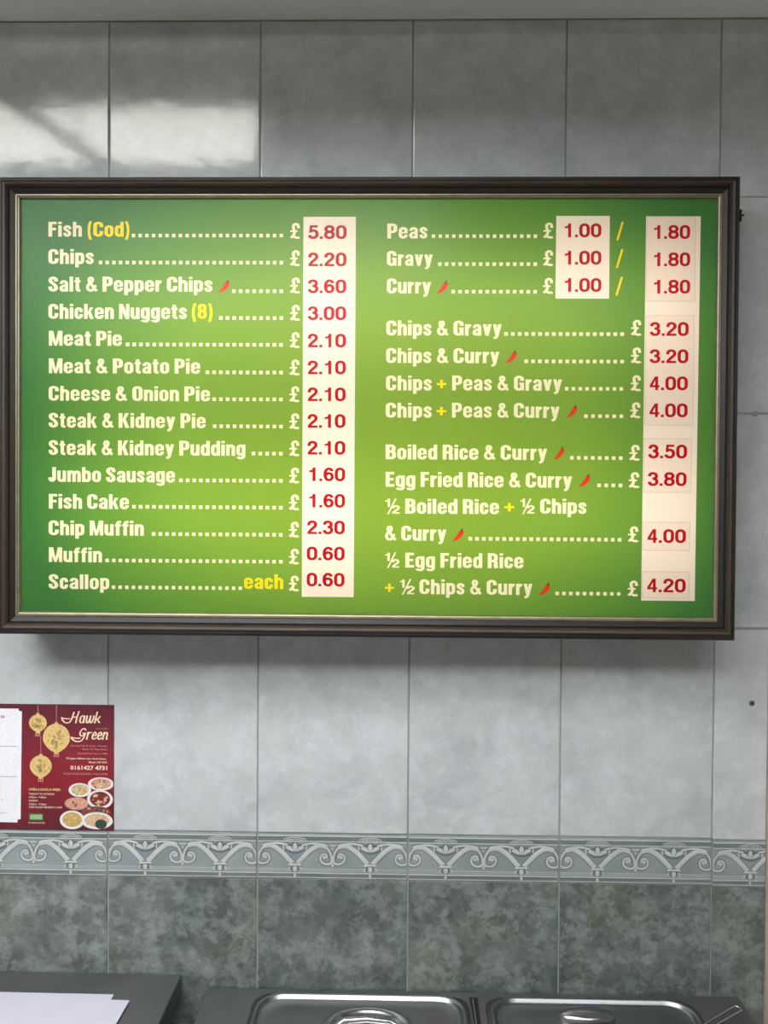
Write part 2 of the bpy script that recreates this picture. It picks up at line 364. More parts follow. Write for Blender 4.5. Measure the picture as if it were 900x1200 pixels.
def partition(polys, regs, prio):
    """cut the plane along every outline; each triangle goes to the polygon of highest priority that contains it.
    returns (vertices, {region: [triangles]})"""
    vs = []; es = []
    for p in polys:
        b = len(vs); vs += [Vector(q) for q in p]; es += [(b+k, b+(k+1) % len(p)) for k in range(len(p))]
    vo, _, fo, *_r = delaunay_2d_cdt(vs, es, [], 0, 1e-7, False)
    cell = .01; grid = {}; big = []
    for i, p in enumerate(polys):
        xs = [q[0] for q in p]; ys = [q[1] for q in p]; b = (min(xs), min(ys), max(xs), max(ys))
        if (b[2]-b[0])*(b[3]-b[1]) > .002: big.append((i, b)); continue
        for gx in range(int(b[0]//cell), int(b[2]//cell)+1):
            for gy in range(int(b[1]//cell), int(b[3]//cell)+1): grid.setdefault((gx, gy), []).append((i, b))
    per = {}
    for f in fo:
        A, B, C = (vo[i] for i in f); x = (A.x+B.x+C.x)/3; y = (A.y+B.y+C.y)/3
        if abs((B-A).cross(C-A)) < 2e-11: continue
        best = None
        for i, b in grid.get((int(x//cell), int(y//cell)), [])+big:
            if b[0] <= x <= b[2] and b[1] <= y <= b[3] and (best is None or prio(regs[i]) > prio(best)):
                p = polys[i]; ins = False; j = len(p)-1
                for k in range(len(p)):
                    (x1, y1), (x2, y2) = p[k], p[j]
                    if (y1 > y) != (y2 > y) and x < (x2-x1)*(y-y1)/(y2-y1)+x1: ins = not ins
                    j = k
                if ins: best = regs[i]
        if best is not None: per.setdefault(best, []).append(f)
    return vo, per
# item rows of the board: (words (text, ink, x0, x1, baseline)), dot leader, pound sign, chilli; metres from the camera axis / eye height
ROWS = [
   ([('Fish', 'w', -0.53878, -0.48714, 0.40097), ('(Cod)', 'y', -0.47834, -0.41421, 0.40099)], (-0.41054, -0.17919, 0.39996), (-0.16825, -0.15382, 0.39756), None),
   ([('Chips', 'w', -0.53875, -0.4687, 0.35939)], (-0.46109, -0.179, 0.35892), (-0.16806, -0.15362, 0.3562), None),
   ([('Salt & Pepper Chips', 'w', -0.53873, -0.28655, 0.31738)], (-0.25651, -0.17881, 0.31563), (-0.16787, -0.15342, 0.31481), (-0.27871, -0.25978, 0.31659)),
   ([('Chicken Nuggets', 'w', -0.5387, -0.32564, 0.27585), ('(8)', 'y', -0.3178, -0.28641, 0.2763)], (-0.27635, -0.17862, 0.27486), (-0.16767, -0.15322, 0.27338), None),
   ([('Meat Pie', 'w', -0.53789, -0.42556, 0.2348)], (-0.41926, -0.17883, 0.23427), (-0.16787, -0.15341, 0.2319), None),
   ([('Meat & Potato Pie', 'w', -0.53786, -0.3051, 0.19267)], (-0.2966, -0.17863, 0.1921), (-0.16794, -0.15347, 0.1904), None),
   ([('Cheese & Onion Pie', 'w', -0.53823, -0.28991, 0.15064)], (-0.28599, -0.17858, 0.15115), (-0.16801, -0.1534, 0.14976), None),
   ([('Steak & Kidney Pie', 'w', -0.5382, -0.29632, 0.10948)], (-0.2852, -0.17839, 0.10992), (-0.16794, -0.15333, 0.10857), None),
   ([('Steak & Kidney Pudding', 'w', -0.53817, -0.23531, 0.06763)], (-0.2255, -0.17846, 0.06848), (-0.16788, -0.15327, 0.0672), None),
   ([('Jumbo Sausage', 'w', -0.53815, -0.34328, 0.02639)], (-0.33672, -0.17827, 0.0271), (-0.16782, -0.1532, 0.02594), None),
   ([('Fish Cake', 'w', -0.53773, -0.41417, -0.01487)], (-0.40891, -0.17809, -0.01386), (-0.16789, -0.15313, -0.01511), None),
   ([('Chip Muffin', 'w', -0.5381, -0.39105, -0.05553)], (-0.37855, -0.1779, -0.0554), (-0.16783, -0.15306, -0.05684), None),
   ([('Muffin', 'w', -0.53767, -0.45553, -0.09687)], (-0.45025, -0.17771, -0.0965), (-0.16776, -0.15286, -0.09796), None),
   ([('Scallop', 'w', -0.53804, -0.44425, -0.13826), ('each', 'y', -0.23648, -0.17622, -0.13576)], (-0.4403, -0.23975, -0.13767), (-0.1677, -0.15279, -0.13912), None),
   ([('Peas', 'w', -0.02057, 0.04049, 0.39824)], (0.04694, 0.20589, 0.39905), (0.21541, 0.22994, 0.39804), None),
   ([('Gravy', 'w', -0.02096, 0.04853, 0.35698)], (0.05667, 0.20613, 0.35695), (0.21553, 0.23006, 0.35654), None),
   ([('Curry', 'w', -0.0207, 0.04624, 0.31529)], (0.07726, 0.20624, 0.3153), (0.21551, 0.23018, 0.31474), (0.05399, 0.07248, 0.31604)),
   ([('Chips & Gravy', 'w', -0.02108, 0.15369, 0.25171)], (0.15781, 0.33793, 0.25167), (0.34883, 0.36357, 0.25184), None),
   ([('Chips & Curry', 'w', -0.02108, 0.15042, 0.20992)], (0.18847, 0.33835, 0.21038), (0.349, 0.36388, 0.21016), (0.15918, 0.1775, 0.21086)),
   ([('Chips', 'w', -0.02107, 0.04857, 0.16822), ('+', 'y', 0.05608, 0.07058, 0.16851), ('Peas & Gravy', 'w', 0.07938, 0.24554, 0.1686)], (0.25004, 0.33749, 0.16903), (0.34905, 0.36381, 0.16831), None),
   ([('Chips', 'w', -0.0212, 0.04886, 0.12701), ('+', 'y', 0.05598, 0.07088, 0.12734), ('Peas & Curry', 'w', 0.0793, 0.24218, 0.12744)], (0.27939, 0.33791, 0.12772), (0.3487, 0.36359, 0.12745), (0.25235, 0.26909, 0.12858)),
   ([('Boiled Rice & Curry', 'w', -0.02094, 0.22394, 0.06356)], (0.25874, 0.33765, 0.06447), (0.3482, 0.36337, 0.06318), (0.23334, 0.25036, 0.06516)),
   ([('Egg Fried Rice & Curry', 'w', -0.02067, 0.2621, 0.02186)], (0.30036, 0.33769, 0.02308), (0.34773, 0.36316, 0.02184), (0.27111, 0.29005, 0.02397)),
   ([('½', 'w', -0.02159, 0.00117, -0.01911), ('Boiled Rice', 'w', 0.00949, 0.15189, -0.0189), ('+', 'y', 0.16003, 0.17517, -0.01792), ('½', 'w', 0.1837, 0.20567, -0.01777), ('Chips', 'w', 0.21433, 0.28439, -0.01757)], None, None, None),
   ([('& Curry', 'w', -0.02133, 0.07224, -0.0601)], (0.10597, 0.33724, -0.0593), (0.34755, 0.3626, -0.06031), (0.08068, 0.09923, -0.05976)),
   ([('½', 'w', -0.02146, 0.00105, -0.10139), ('Egg Fried Rice', 'w', 0.01016, 0.18958, -0.10115)], None, None, None),
   ([('+', 'y', -0.02082, -0.00714, -0.14207), ('½', 'w', 0.00132, 0.02448, -0.14188), ('Chips & Curry', 'w', 0.03189, 0.20352, -0.14163)], (0.23844, 0.33678, -0.14149), (0.34775, 0.36282, -0.14261), (0.21231, 0.23093, -0.14115)),
]
PRICES = [('5.80', -0.14095, -0.08252, 0.39757, 0), ('2.20', -0.1409, -0.08254, 0.35623, 0), ('3.60', -0.14085, -0.08257, 0.31549, 0), ('3.00', -0.1408, -0.08259, 0.27473, 0), ('2.10', -0.14074, -0.08261, 0.23327, 0), ('2.10', -0.14069, -0.08263, 0.19243, 0), ('2.10', -0.14064, -0.08266, 0.15156, 0), ('2.10', -0.14059, -0.08268, 0.11103, 0), ('2.10', -0.14054, -0.0827, 0.07021, 0), ('1.60', -0.13918, -0.08273, 0.02975, 0), ('1.60', -0.13913, -0.08275, -0.01049, 0), ('2.30', -0.14038, -0.08277, -0.05117, 0), ('0.60', -0.14033, -0.08279, -0.09109, 0), ('0.60', -0.14028, -0.08281, -0.13105, 0), ('1.00', 0.24572, 0.30245, 0.40023, 1), ('1.00', 0.2461, 0.30285, 0.35913, 1), ('1.00', 0.24648, 0.30326, 0.318, 1), ('1.80', 0.3797, 0.43556, 0.3977, 2), ('1.80', 0.38014, 0.43603, 0.35668, 2), ('1.80', 0.38058, 0.43649, 0.31563, 2), ('3.20', 0.3769, 0.43491, 0.25191, 2), ('3.20', 0.37708, 0.43498, 0.21089, 2), ('4.00', 0.377, 0.43455, 0.17009, 2), ('4.00', 0.37705, 0.43475, 0.12938, 2), ('3.50', 0.37643, 0.43455, 0.06721, 2), ('3.80', 0.37623, 0.43438, 0.0255, 2), ('4.00', 0.37611, 0.43432, -0.06075, 2), ('4.20', 0.37652, 0.43477, -0.13575, 2)]

# ================================================================== SETTING
TX0, TW = -.48167, .25                       # a vertical joint, tile width
COLS = range(-8, 5)
XL, XR, YB, ZTOP = TX0-8*TW, 2.0, -3.2, 2.45
XT = .607                                    # the tiling ends here at a beige trim
def Z(z): return ZC+z

bm = bmesh.new()
bx(bm, XL-.1, .0018, 0, XT, .12, Z(ZTOP), mi=0); bx(bm, XT, .001, 0, XR+.1, .12, Z(ZTOP), mi=1)
wall_back = tag(mesh_obj('wall_back', bm, ['grout', 'plaster']), kind='structure')
tag(box('floor', (XL-.1, YB-.1, -.1), (XR+.1, .12, 0), 'floor'), kind='structure')
tag(box('ceiling', (XL-.1, YB-.1, Z(ZTOP)), (XR+.1, .12, Z(ZTOP)+.1), 'ceiling'), kind='structure')
tag(box('wall_left', (XL-.1, YB-.1, 0), (XL, .0018, Z(ZTOP)), 'plaster'), kind='structure')
tag(box('wall_right', (XR, YB-.1, 0), (XR+.1, .001, Z(ZTOP)), 'plaster'), kind='structure')
WX0, WX1, WZ0, WZ1 = -2.40, -.80, 1.886, 2.243
bm = bmesh.new()
bx(bm, XL, YB-.1, 0, XR, YB, Z(WZ0)); bx(bm, XL, YB-.1, Z(WZ1), XR, YB, Z(ZTOP))
bx(bm, XL, YB-.1, Z(WZ0), WX0, YB, Z(WZ1)); bx(bm, WX1, YB-.1, Z(WZ0), XR, YB, Z(WZ1))
tag(mesh_obj('wall_front', bm, 'plaster'), kind='structure')
# clerestory window in the shop front, with a diagonal brace; it mirrors in the glaze at the top left
t = NT('window_glass'); tr = t.n('BsdfTransparent'); tr.inputs[0].default_value = (.96, .98, .97, 1); gl = t.n('BsdfGlossy'); gl.inputs[1].default_value = .02
mx = t.n('MixShader'); mx.inputs[0].default_value = .06; t.l(tr.outputs[0], mx.inputs[1]); t.l(gl.outputs[0], mx.inputs[2]); t.l(mx.outputs[0], t.out.inputs[0]); M['glass'] = t.m
bm = bmesh.new()
for a in ((WX0, WZ0, WX1, WZ0+.012), (WX0, WZ1-.012, WX1, WZ1), (WX0, WZ0+.012, WX0+.012, WZ1-.012), (WX1-.012, WZ0+.012, WX1, WZ1-.012)):
    bx(bm, a[0], YB-.07, Z(a[1]), a[2], YB-.03, Z(a[3]))
win = tag(mesh_obj('window_1', bm, 'white'), kind='structure')
box('pane', (WX0+.012, YB-.055, Z(WZ0+.012)), (WX1-.012, YB-.049, Z(WZ1-.012)), 'glass', win)
bm = bmesh.new(); q = [(-2.24, WZ1-.012), (-1.72, WZ0+.012), (-1.59, WZ0+.012), (-2.11, WZ1-.012)]
fr = [bm.verts.new((x, YB-.045, Z(z))) for x, z in q]; bk = [bm.verts.new((x, YB-.03, Z(z))) for x, z in q]
bm.faces.new(fr); bm.faces.new(bk[::-1])
for k in range(4): bm.faces.new((fr[k], fr[(k+1) % 4], bk[(k+1) % 4], bk[k]))
bmesh.ops.recalc_face_normals(bm, faces=bm.faces); mesh_obj('brace', bm, 'plaster', win)
la = bpy.data.lights.new('sky_portal', 'AREA'); la.shape = 'RECTANGLE'; la.size = WX1-WX0; la.size_y = WZ1-WZ0; la.cycles.is_portal = True
lo = bpy.data.objects.new('sky_portal', la); COL.objects.link(lo); lo.location = ((WX0+WX1)/2, YB-.08, Z((WZ0+WZ1)/2)); lo.rotation_euler = (pi/2, 0, 0)

# boxing above the tiles (its underside is the band along the top of the picture) and the beige edge trim
tag(box('trim_1', (XL, -.062, Z(.7863)), (XR, .001, Z(1.02)), 'white', bevel=.002), kind='structure')
tag(box('trim_2', (XT, -.018, 0), (XT+.06, .001, Z(.7863)), 'trim', bevel=.004, seg=2), kind='structure')

# ------------------------------------------------------------------ tiles, each one a part of the wall
tile_cache = {}
def tile_mesh(w, h, matkey):
    key = (round(w, 4), round(h, 4), matkey)
    if key not in tile_cache:
        bm = bmesh.new(); f = [bm.verts.new((sx*w/2, .0028, sz*h/2)) for sx, sz in ((-1, -1), (1, -1), (1, 1), (-1, 1))]
        a = [bm.verts.new((sx*w/2, .0009, sz*h/2)) for sx, sz in ((-1, -1), (1, -1), (1, 1), (-1, 1))]
        b = [bm.verts.new((sx*(w/2-.0004), .0002, sz*(h/2-.0004))) for sx, sz in ((-1, -1), (1, -1), (1, 1), (-1, 1))]
        c = [bm.verts.new((sx*(w/2-.0016), 0, sz*(h/2-.0016))) for sx, sz in ((-1, -1), (1, -1), (1, 1), (-1, 1))]
        for A, B in ((f, a), (a, b), (b, c)):
            for k in range(4): bm.faces.new((A[k], A[(k+1) % 4], B[(k+1) % 4], B[k]))
        bm.faces.new(c); bmesh.ops.recalc_face_normals(bm, faces=bm.faces)
        me = bpy.data.meshes.new('tile'); bm.to_mesh(me); bm.free(); me.materials.append(M[matkey]); tile_cache[key] = me
    return tile_cache[key]
rowsz = [(.4983, .7863, 'pale_tile', 'tile'), (.1466, .4983, 'pale_tile', 'tile'), (-.2043, .1466, 'pale_tile', 'tile'), (-.5525, -.2043, 'pale_tile', 'tile'),
         (-.6289, -.5525, 'border_tile', 'border_tile'), (-.980, -.6289, 'marble_tile', 'tile'), (-1.331, -.980, 'marble_tile', 'tile'), (-1.682, -1.331, 'marble_tile', 'tile')]
J = .0024
border_tiles = []
for c in COLS:
    x0 = TX0+c*TW; x1 = min(x0+TW, XT)
    for z0, z1, mk, nm in rowsz:
        dz = -.0018 if (c == 4 and z1 < -.2) else random.uniform(-.0003, .0003)
        o = bpy.data.objects.new(nm, tile_mesh(x1-x0-J, z1-z0-J, mk)); COL.objects.link(o); o.parent = wall_back
        o.location = ((x0+x1)/2, 0, Z((z0+z1)/2+dz)); o.rotation_euler = (radians(random.uniform(-.12, .12)), 0, radians(random.uniform(-.12, .12)))
        if nm == 'border_tile': border_tiles.append((o, x0, x1, z0, z1))

# scroll-work relief of the border tiles: pattern units of .312 mm, origin at the lotus centre, z up from the strip foot
def build_relief(half):
    """relief of one border tile, local to the tile centre; half = width / 2"""
    bm = bmesh.new(); S = .000318; U = [-.0625, .0625]; zb = -.0763/2; layer = [0]
    def clipx(x): return max(-half+.0006, min(half-.0006, x))
    def ribbon(pl, w, h, mi):
        L = []
        for i, p in enumerate(pl):
            a = pl[max(i-1, 0)]; b = pl[min(i+1, len(pl)-1)]; d = Vector((b[0]-a[0], b[1]-a[1])).normalized(); n = Vector((-d.y, d.x))
            ww = w if not callable(w) else w(i/(len(pl)-1))
            L.append(((p[0]+n.x*ww/2, p[1]+n.y*ww/2), p, (p[0]-n.x*ww/2, p[1]-n.y*ww/2)))
        return L, h, mi
    def emit(rib, cx, sgn):
        L, h, mi = rib
        vs = [[bm.verts.new((clipx(cx+sgn*x*S), (-h if j == 1 else -h*.35), zb+z*S)) for j, (x, z) in enumerate(r)] for r in L]
        for A, B in zip(vs, vs[1:]):
            for j in (0, 1):
                try:
                    f = bm.faces.new((A[j], A[j+1], B[j+1], B[j])); f.material_index = mi; f.smooth = True
                except ValueError: pass
    def blob(cx, sgn, pts, h, mi):
        ctr = (sum(p[0] for p in pts)/len(pts), sum(p[1] for p in pts)/len(pts))
        c = bm.verts.new((clipx(cx+sgn*ctr[0]*S), -h, zb+ctr[1]*S)); R = [bm.verts.new((clipx(cx+sgn*x*S), -h*.4, zb+z*S)) for x, z in pts]
        for k in range(len(R)):
            f = bm.faces.new((c, R[k], R[(k+1) % len(R)])); f.material_index = mi; f.smooth = True
    sw = lambda s: path(s)[0]
    for cx in U:
        for sg in (1, -1):
            band = sw('M 14 84 B 40 112 70 150 112 172 B 130 180 150 178 165 168'); thin = sw('M 38 176 B 60 186 100 192 135 184 B 170 172 192 140 193 100 B 193 84 180 78 160 80 B 132 84 124 116 142 130 B 160 140 172 124 164 112')
            emit(ribbon(band, 33, .0007, 2), cx, sg); emit(ribbon(thin, 20, .0008, 2), cx, sg)
            emit(ribbon(band, 25, .0013, 0), cx, sg); emit(ribbon(thin, 12, .0013, 0), cx, sg)
            blob(cx, sg, ellipse(152, 116, 9, 9, 10), .0014, 0)
            blob(cx, sg, [(5, 144), (20, 147), (38, 154), (52, 165), (38, 175), (23, 171), (13, 160)], .0013, 0)
            blob(cx, sg, [(54, 160), (60, 150), (64, 160), (62, 182), (56, 186), (57, 172)], .0012, 0)
            emit(ribbon(sw('M 22 62 B 30 58 34 52 32 44'), 6, .001, 0), cx, sg)
        blob(cx, 1, [(-14, 132), (14, 132), (46, 146), (60, 166), (40, 184), (20, 184), (0, 200), (-20, 184), (-40, 184), (-60, 166), (-46, 146)], .0006, 2)
        blob(cx, 1, [(0, 142), (8, 154), (13, 170), (8, 183), (0, 192), (-8, 183), (-13, 170), (-8, 154)], .0016, 0)
        emit(ribbon([(x*58/10, 204+14*math.sqrt(max(0, 1-(x/10)**2))) for x in range(-10, 11)], 7, .0012, 1), cx, 1)
        emit(ribbon([(x*44/10, 202+6*math.sqrt(max(0, 1-(x/10)**2))) for x in range(-10, 11)], 6, .0011, 1), cx, 1)
        emit(ribbon([(-33, 74), (0, 75), (33, 74)], 9, .0016, 0), cx, 1)
        blob(cx, 1, [(-30, 66), (30, 66), (24, 46), (12, 36), (-12, 36), (-24, 46)], .0010, 2)
        blob(cx, 1, ellipse(0, 53, 13, 15, 12), .0016, 0); blob(cx, 1, ellipse(0, 20, 7, 9, 10), .0013, 0)
    for cx in (-.125, 0, .125):                                  # where two scrolls meet
        if abs(cx) > half+.001: continue
        blob(cx, 1, [(-20, 182), (20, 182), (14, 174), (-14, 174)], .0012, 0); blob(cx, 1, [(-10, 166), (10, 166), (0, 150)], .0011, 1)
        blob(cx, 1, ellipse(0, 74, 7, 9, 10), .0013, 0)
    hw = half-.0006
    def bar(z0, z1, h, mi):
        bx(bm, -hw, -h, zb+z0*S, hw, .0002, zb+z1*S, mi=mi)
    bar(7, 11, .0005, 0); bar(11, 30, .0002, 3); bar(30, 35, .0006, 0); bar(41, 46, .0005, 1); bar(50, 56, .0005, 1)
    bar(196, 201, .0006, 0); bar(201, 224, .0002, 3); bar(224, 230, .0005, 0)
    bmesh.ops.recalc_face_normals(bm, faces=bm.faces)
    for f in bm.faces:
        if f.normal.y > .2: f.normal_flip()
    me = bpy.data.meshes.new('scroll_relief'); bm.to_mesh(me); bm.free()
    for k in ('relief_light', 'relief_mid', 'relief_dark', 'border_dark'): me.materials.append(M[k])
    return me
full = build_relief(.1238)
for o, x0, x1, z0, z1 in border_tiles:
    if x1-x0 < .2:                                               # the cut tile at the end shows the left part of the pattern
        bm = bmesh.new(); bm.from_mesh(full); off = (TW-(x1-x0))/2
        bmesh.ops.translate(bm, verts=bm.verts, vec=(off, 0, 0))
        bmesh.ops.bisect_plane(bm, geom=bm.verts[:]+bm.edges[:]+bm.faces[:], plane_co=((x1-x0)/2-.0018, 0, 0), plane_no=(1, 0, 0), clear_outer=True)
        me = bpy.data.meshes.new('scroll_relief'); bm.to_mesh(me); bm.free()
        for k in ('relief_light', 'relief_mid', 'relief_dark', 'border_dark'): me.materials.append(M[k])
    else: me = full
    r = bpy.data.objects.new('scroll_relief', me); COL.objects.link(r); r.parent = o

# wall plug and a blob of grout
for x, z, key, lab in ((.5801, -.3275, 'plug', 'grey wall plug'), (.5798, .1459, 'grout', 'blob of grout on a joint')):
    bm = bmesh.new()
    loft(bm, [[(x+a, y, Z(z)+b) for a, b in ellipse(0, 0, r_, r_, 14)] for y, r_ in ((.001, .0048), (-.0012, .0046), (-.0018, .0036), (-.0016, .0030))])
    if key == 'plug': bm.faces.ensure_lookup_table(); bm.faces[-1].material_index = 1
    o = mesh_obj('wall_plug' if key == 'plug' else 'grout_blob', bm, [key, 'plug_hole'], wall_back, True); o['label'] = lab

# ------------------------------------------------------------------ added unseen board with light panels: brightens the lower wall, leaves the upper dark
em = NT('lit_diffuser'); e = em.n('Emission'); e.inputs[0].default_value = (.94, .96, 1.0, 1); e.inputs[1].default_value = ADDED_LIGHT; em.l(e.outputs[0], em.out.inputs[0]); M['lamp'] = em.m
added_canopy = empty('added_canopy', (0, -1.6, Z(.66)), 'added white board out of view that keeps panel light off the upper wall', 'added_canopy')
box('added_canopy_board', (-1.6, -2.4, Z(.66)), (1.6, -.60, Z(.69)), 'ceiling', added_canopy)
for x in (-1.4, 1.4):
    for y in (-2.2, -1.25):
        bm = bmesh.new(); tube(bm, [(x, y, Z(.69)), (x, y, Z(ZTOP))], .006, 8); mesh_obj('hanger_rod', bm, 'steel', added_canopy)
for y in (-.85, -1.42):
    f = empty('added_light_panel', (-.2, y, Z(.66)), 'added light panel out of view, %s the wall' % ('nearer' if y > -1.2 else 'further from'), 'light')
    xe = .12 if y > -1.2 else .80  # added panels end here so the board shades the wall on its right
    box('housing', (-1.32, y-.24, Z(.645)), (xe, y+.24, Z(.66)), 'white', f)
    box('diffuser', (-1.30, y-.22, Z(.641)), (xe-.02, y+.22, Z(.645)), 'lamp', f)

# ================================================================== MENU BOARD
PX0, PX1, PZ0, PZ1 = -.5805, .4750, -.1732, .4573
OX0, OX1, OZ0, OZ1 = -.6100, .5050, -.2065, .4868
YP = -.100
board = empty('menu_board', ((OX0+OX1)/2, 0, Z(OZ0)), 'large backlit green menu board in a dark wooden frame, hung on the tiled wall', 'menu board')
YG = -.104
prof = [(0, -.002), (0, -.110), (.0015, -.1145), (.004, -.117), (.0062, -.1168), (.0072, -.1175), (.0095, -.1190), (.0125, -.1178), (.0148, -.1135), (.0162, -.1105), (.0175, -.1110), (.0238, -.1068)]
gprof = [(.0238, -.1068), (.0245, -.1083), (.0262, -.1083), (.0270, -.1060), (.0285, -.1052), (.0295, -.1008)]
su = {'l': (PX0-OX0)/.0295, 'r': (OX1-PX1)/.0295, 't': (OZ1-PZ1)/.0295, 'b': (PZ0-OZ0)/.0295}
def pt(cx, cz, u, y):     # corner (cx, cz in l/r, b/t) at inward offset u
    return ((OX0+u*su['l']) if cx == 'l' else (OX1-u*su['r']), y, Z((OZ0+u*su['b']) if cz == 'b' else (OZ1-u*su['t'])))
for a, b in ((('l', 't'), ('r', 't')), (('r', 'b'), ('l', 'b')), (('l', 'b'), ('l', 't')), (('r', 't'), ('r', 'b'))):
    for nm, pr, gold in (('frame_rail', prof, 0), ('gilt_slip', gprof, 1)):
        bm = bmesh.new(); A = [bm.verts.new(pt(*a, u, y)) for u, y in pr]; B = [bm.verts.new(pt(*b, u, y)) for u, y in pr]
        back = pr[-1][0]
        A.append(bm.verts.new(pt(*a, back, -.095))); B.append(bm.verts.new(pt(*b, back, -.095)))
        for k in range(len(A)-1):
            f = bm.faces.new((A[k], A[k+1], B[k+1], B[k])); f.material_index = 1 if (not gold and 5 <= k <= 7) else 0
        bmesh.ops.recalc_face_normals(bm, faces=bm.faces)
        o = mesh_obj(nm, bm, ['gold'] if gold else ['wood', 'wood_band'], board)
        if gold: o['label'] = 'narrow gilt slip inside the dark frame'
# casing: a white tray behind the film, lit by two tubes
bm = bmesh.new()
bx(bm, OX0+.006, -.004, Z(OZ0)+.006, OX1-.006, -.001, Z(OZ1)-.006)
for a in ((OX0+.004, OZ0+.004, OX0+.008, OZ1-.004), (OX1-.008, OZ0+.004, OX1-.004, OZ1-.004), (OX0+.008, OZ0+.004, OX1-.008, OZ0+.008), (OX0+.008, OZ1-.008, OX1-.008, OZ1-.004)):
    bx(bm, a[0], -.0955, Z(a[1]), a[2], -.004, Z(a[3]))
mesh_obj('light_box', bm, 'white', board)
for z in (.295, -.018):
    la = bpy.data.lights.new('fluorescent_tube', 'AREA'); la.shape = 'RECTANGLE'; la.size = 1.0; la.size_y = .15; la.energy = TUBE; la.color = (1, .93, .81)
    lo = bpy.data.objects.new('fluorescent_tube', la); COL.objects.link(lo); lo.rotation_euler = (pi/2, 0, 0)
    lo.location = (-.055, -.016, Z(z)); lo.parent = board; lo.location = Vector((-.055, -.016, Z(z)))-board.location

# ---- the printed film: one plane cut into print, letters, strips and slips that fit each other exactly
REG = []          # (name, material, y, priority)
faces_in = []; face_reg = []
def region(name, mat, y, prio):
    REG.append((name, mat, y, prio)); return len(REG)-1
def addp(rid, polys):
    for p in polys:
        a = sum(p[i][0]*p[(i+1) % len(p)][1]-p[(i+1) % len(p)][0]*p[i][1] for i in range(len(p)))
        if abs(a) < 1e-9: continue
        faces_in.append(p if a > 0 else p[::-1]); face_reg.append(rid)
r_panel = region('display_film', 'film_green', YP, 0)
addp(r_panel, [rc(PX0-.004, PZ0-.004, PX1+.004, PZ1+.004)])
for quad in (((-.1481, .4311), (-.06845, .4311), (-.1479, -.1472), (-.0684, -.1472)), ((.2347, .4323), (.3152, .4323), (.2344, .3078), (.3152, .3078)), ((.3696, .4316), (.4514, .4316), (.3682, -.1486), (.4489, -.1486))):
    a, b, c, d = quad; addp(region('price_strip', 'film_white', YP, 1), [[c, d, b, a]])
for x0, z0, x1, z1 in ((.3712, .3042, .4437, .4297), (.3712, .1178, .4432, .2822), (.3706, .0159, .4412, .0968), (.3700, -.0719, .4402, -.0297), (.3700, -.1444, .4404, -.1048)):
    addp(region('slip_edge', 'film_edge', YP, 2), [rc(x0-.0005, z0-.0005, x1+.0005, z1+.0005)])
    addp(region('price_slip', 'film_slip', YP-.0002, 3), [rc(x0, z0, x1, z1)])
INK = {'w': 'film_cream', 'y': 'film_yellow'}
CAP = .0226
for words, dots, pound, chili in ROWS:
    for txt, ink, x0, x1, z in words:
        cap = CAP
        addp(region('item_lettering' if len(txt) > 1 else 'lettering', INK[ink], YP-.0001, 5), text_polys(txt, F1, x0, z, cap, x1))
    if dots:
        x0, x1, z = dots; n = max(1, round((x1-x0-.0052)/.01035)); st = (x1-x0-.0052)/n
        addp(region('dot_leader', 'film_cream', YP-.0001, 5), [rc(x0+k*st, z, x0+k*st+.0054, z+.0054) for k in range(n+1)])
    if pound:
        x0, x1, z = pound; addp(region('pound_sign', 'film_cream', YP-.0001, 5), text_polys('£', F1, x0, z, .0245, x1))
    if chili:
        x0, x1, z = chili; w = x1-x0
        bd = [(0, .0), (.14, -.03), (.44, .05), (.74, .28), (.94, .60), (.98, .78), (.84, .93), (.64, .88), (.52, .66), (.36, .36), (.16, .12)]
        addp(region('chilli_picture', 'film_chili', YP-.0001, 5), [[(x0+a*w, z+b*.018) for a, b in bd]])
        addp(region('chilli_stalk', 'film_stalk', YP-.0001, 6), [[(x0+a*w, z+b*.018) for a, b in [(.66, .88), (.78, .80), (.95, .78), (.86, .92), (.90, 1.06), (.80, 1.04), (.76, .93)]]])
for x, z in ((.3249, .3954), (.3247, .3540), (.3245, .3125)):
    addp(region('slash', 'film_yellow', YP-.0001, 5), text_polys('/', F1, x, z+.003, .0245, x+.0115))
for txt, x0, x1, z, s in PRICES:
    addp(region('price_numerals', 'film_red', YP-.0003 if s == 2 else YP-.0001, 7), text_polys(txt, F2, x0, z, .0206, x1, gap=.09))

vo, per = partition(faces_in, face_reg, lambda r: REG[r][3])
film_parts = {}
for r in sorted(per):
    nm, mat, y, _ = REG[r]; idx = {}; vs = []; fs = []
    for f in per[r]:
        a, b, c = (vo[i] for i in f)
        if abs((b-a).cross(c-a)) < 1e-10: continue
        g = []
        for i in f:
            if i not in idx: idx[i] = len(vs); vs.append((vo[i].x, y, Z(vo[i].y)))
            g.append(idx[i])
        if (b-a).cross(c-a) < 0: g = g[::-1]
        fs.append(g)
    me = bpy.data.meshes.new(nm); me.from_pydata(vs, [], fs); me.materials.append(M[mat]); me.update()
    o = bpy.data.objects.new(nm, me); COL.objects.link(o)
    attach(o, board)
    if mat == 'film_yellow': o['label'] = 'yellow lettering'
    film_parts[r] = o

# little iron turn-catch on the right edge of the frame
bm = bmesh.new(); cx, cz = .505, Z(.4325)
tube(bm, [(cx-.004, -.105, cz-.001), (cx+.0085, -.105, cz-.001)], .0017, 8); tube(bm, [(cx+.004, -.105, cz-.010), (cx+.0035, -.105, cz-.003), (cx+.0042, -.105, cz+.007)], .0017, 8)
mesh_obj('turn_catch', bm, 'black_metal', board)['label'] = 'small black metal catch'

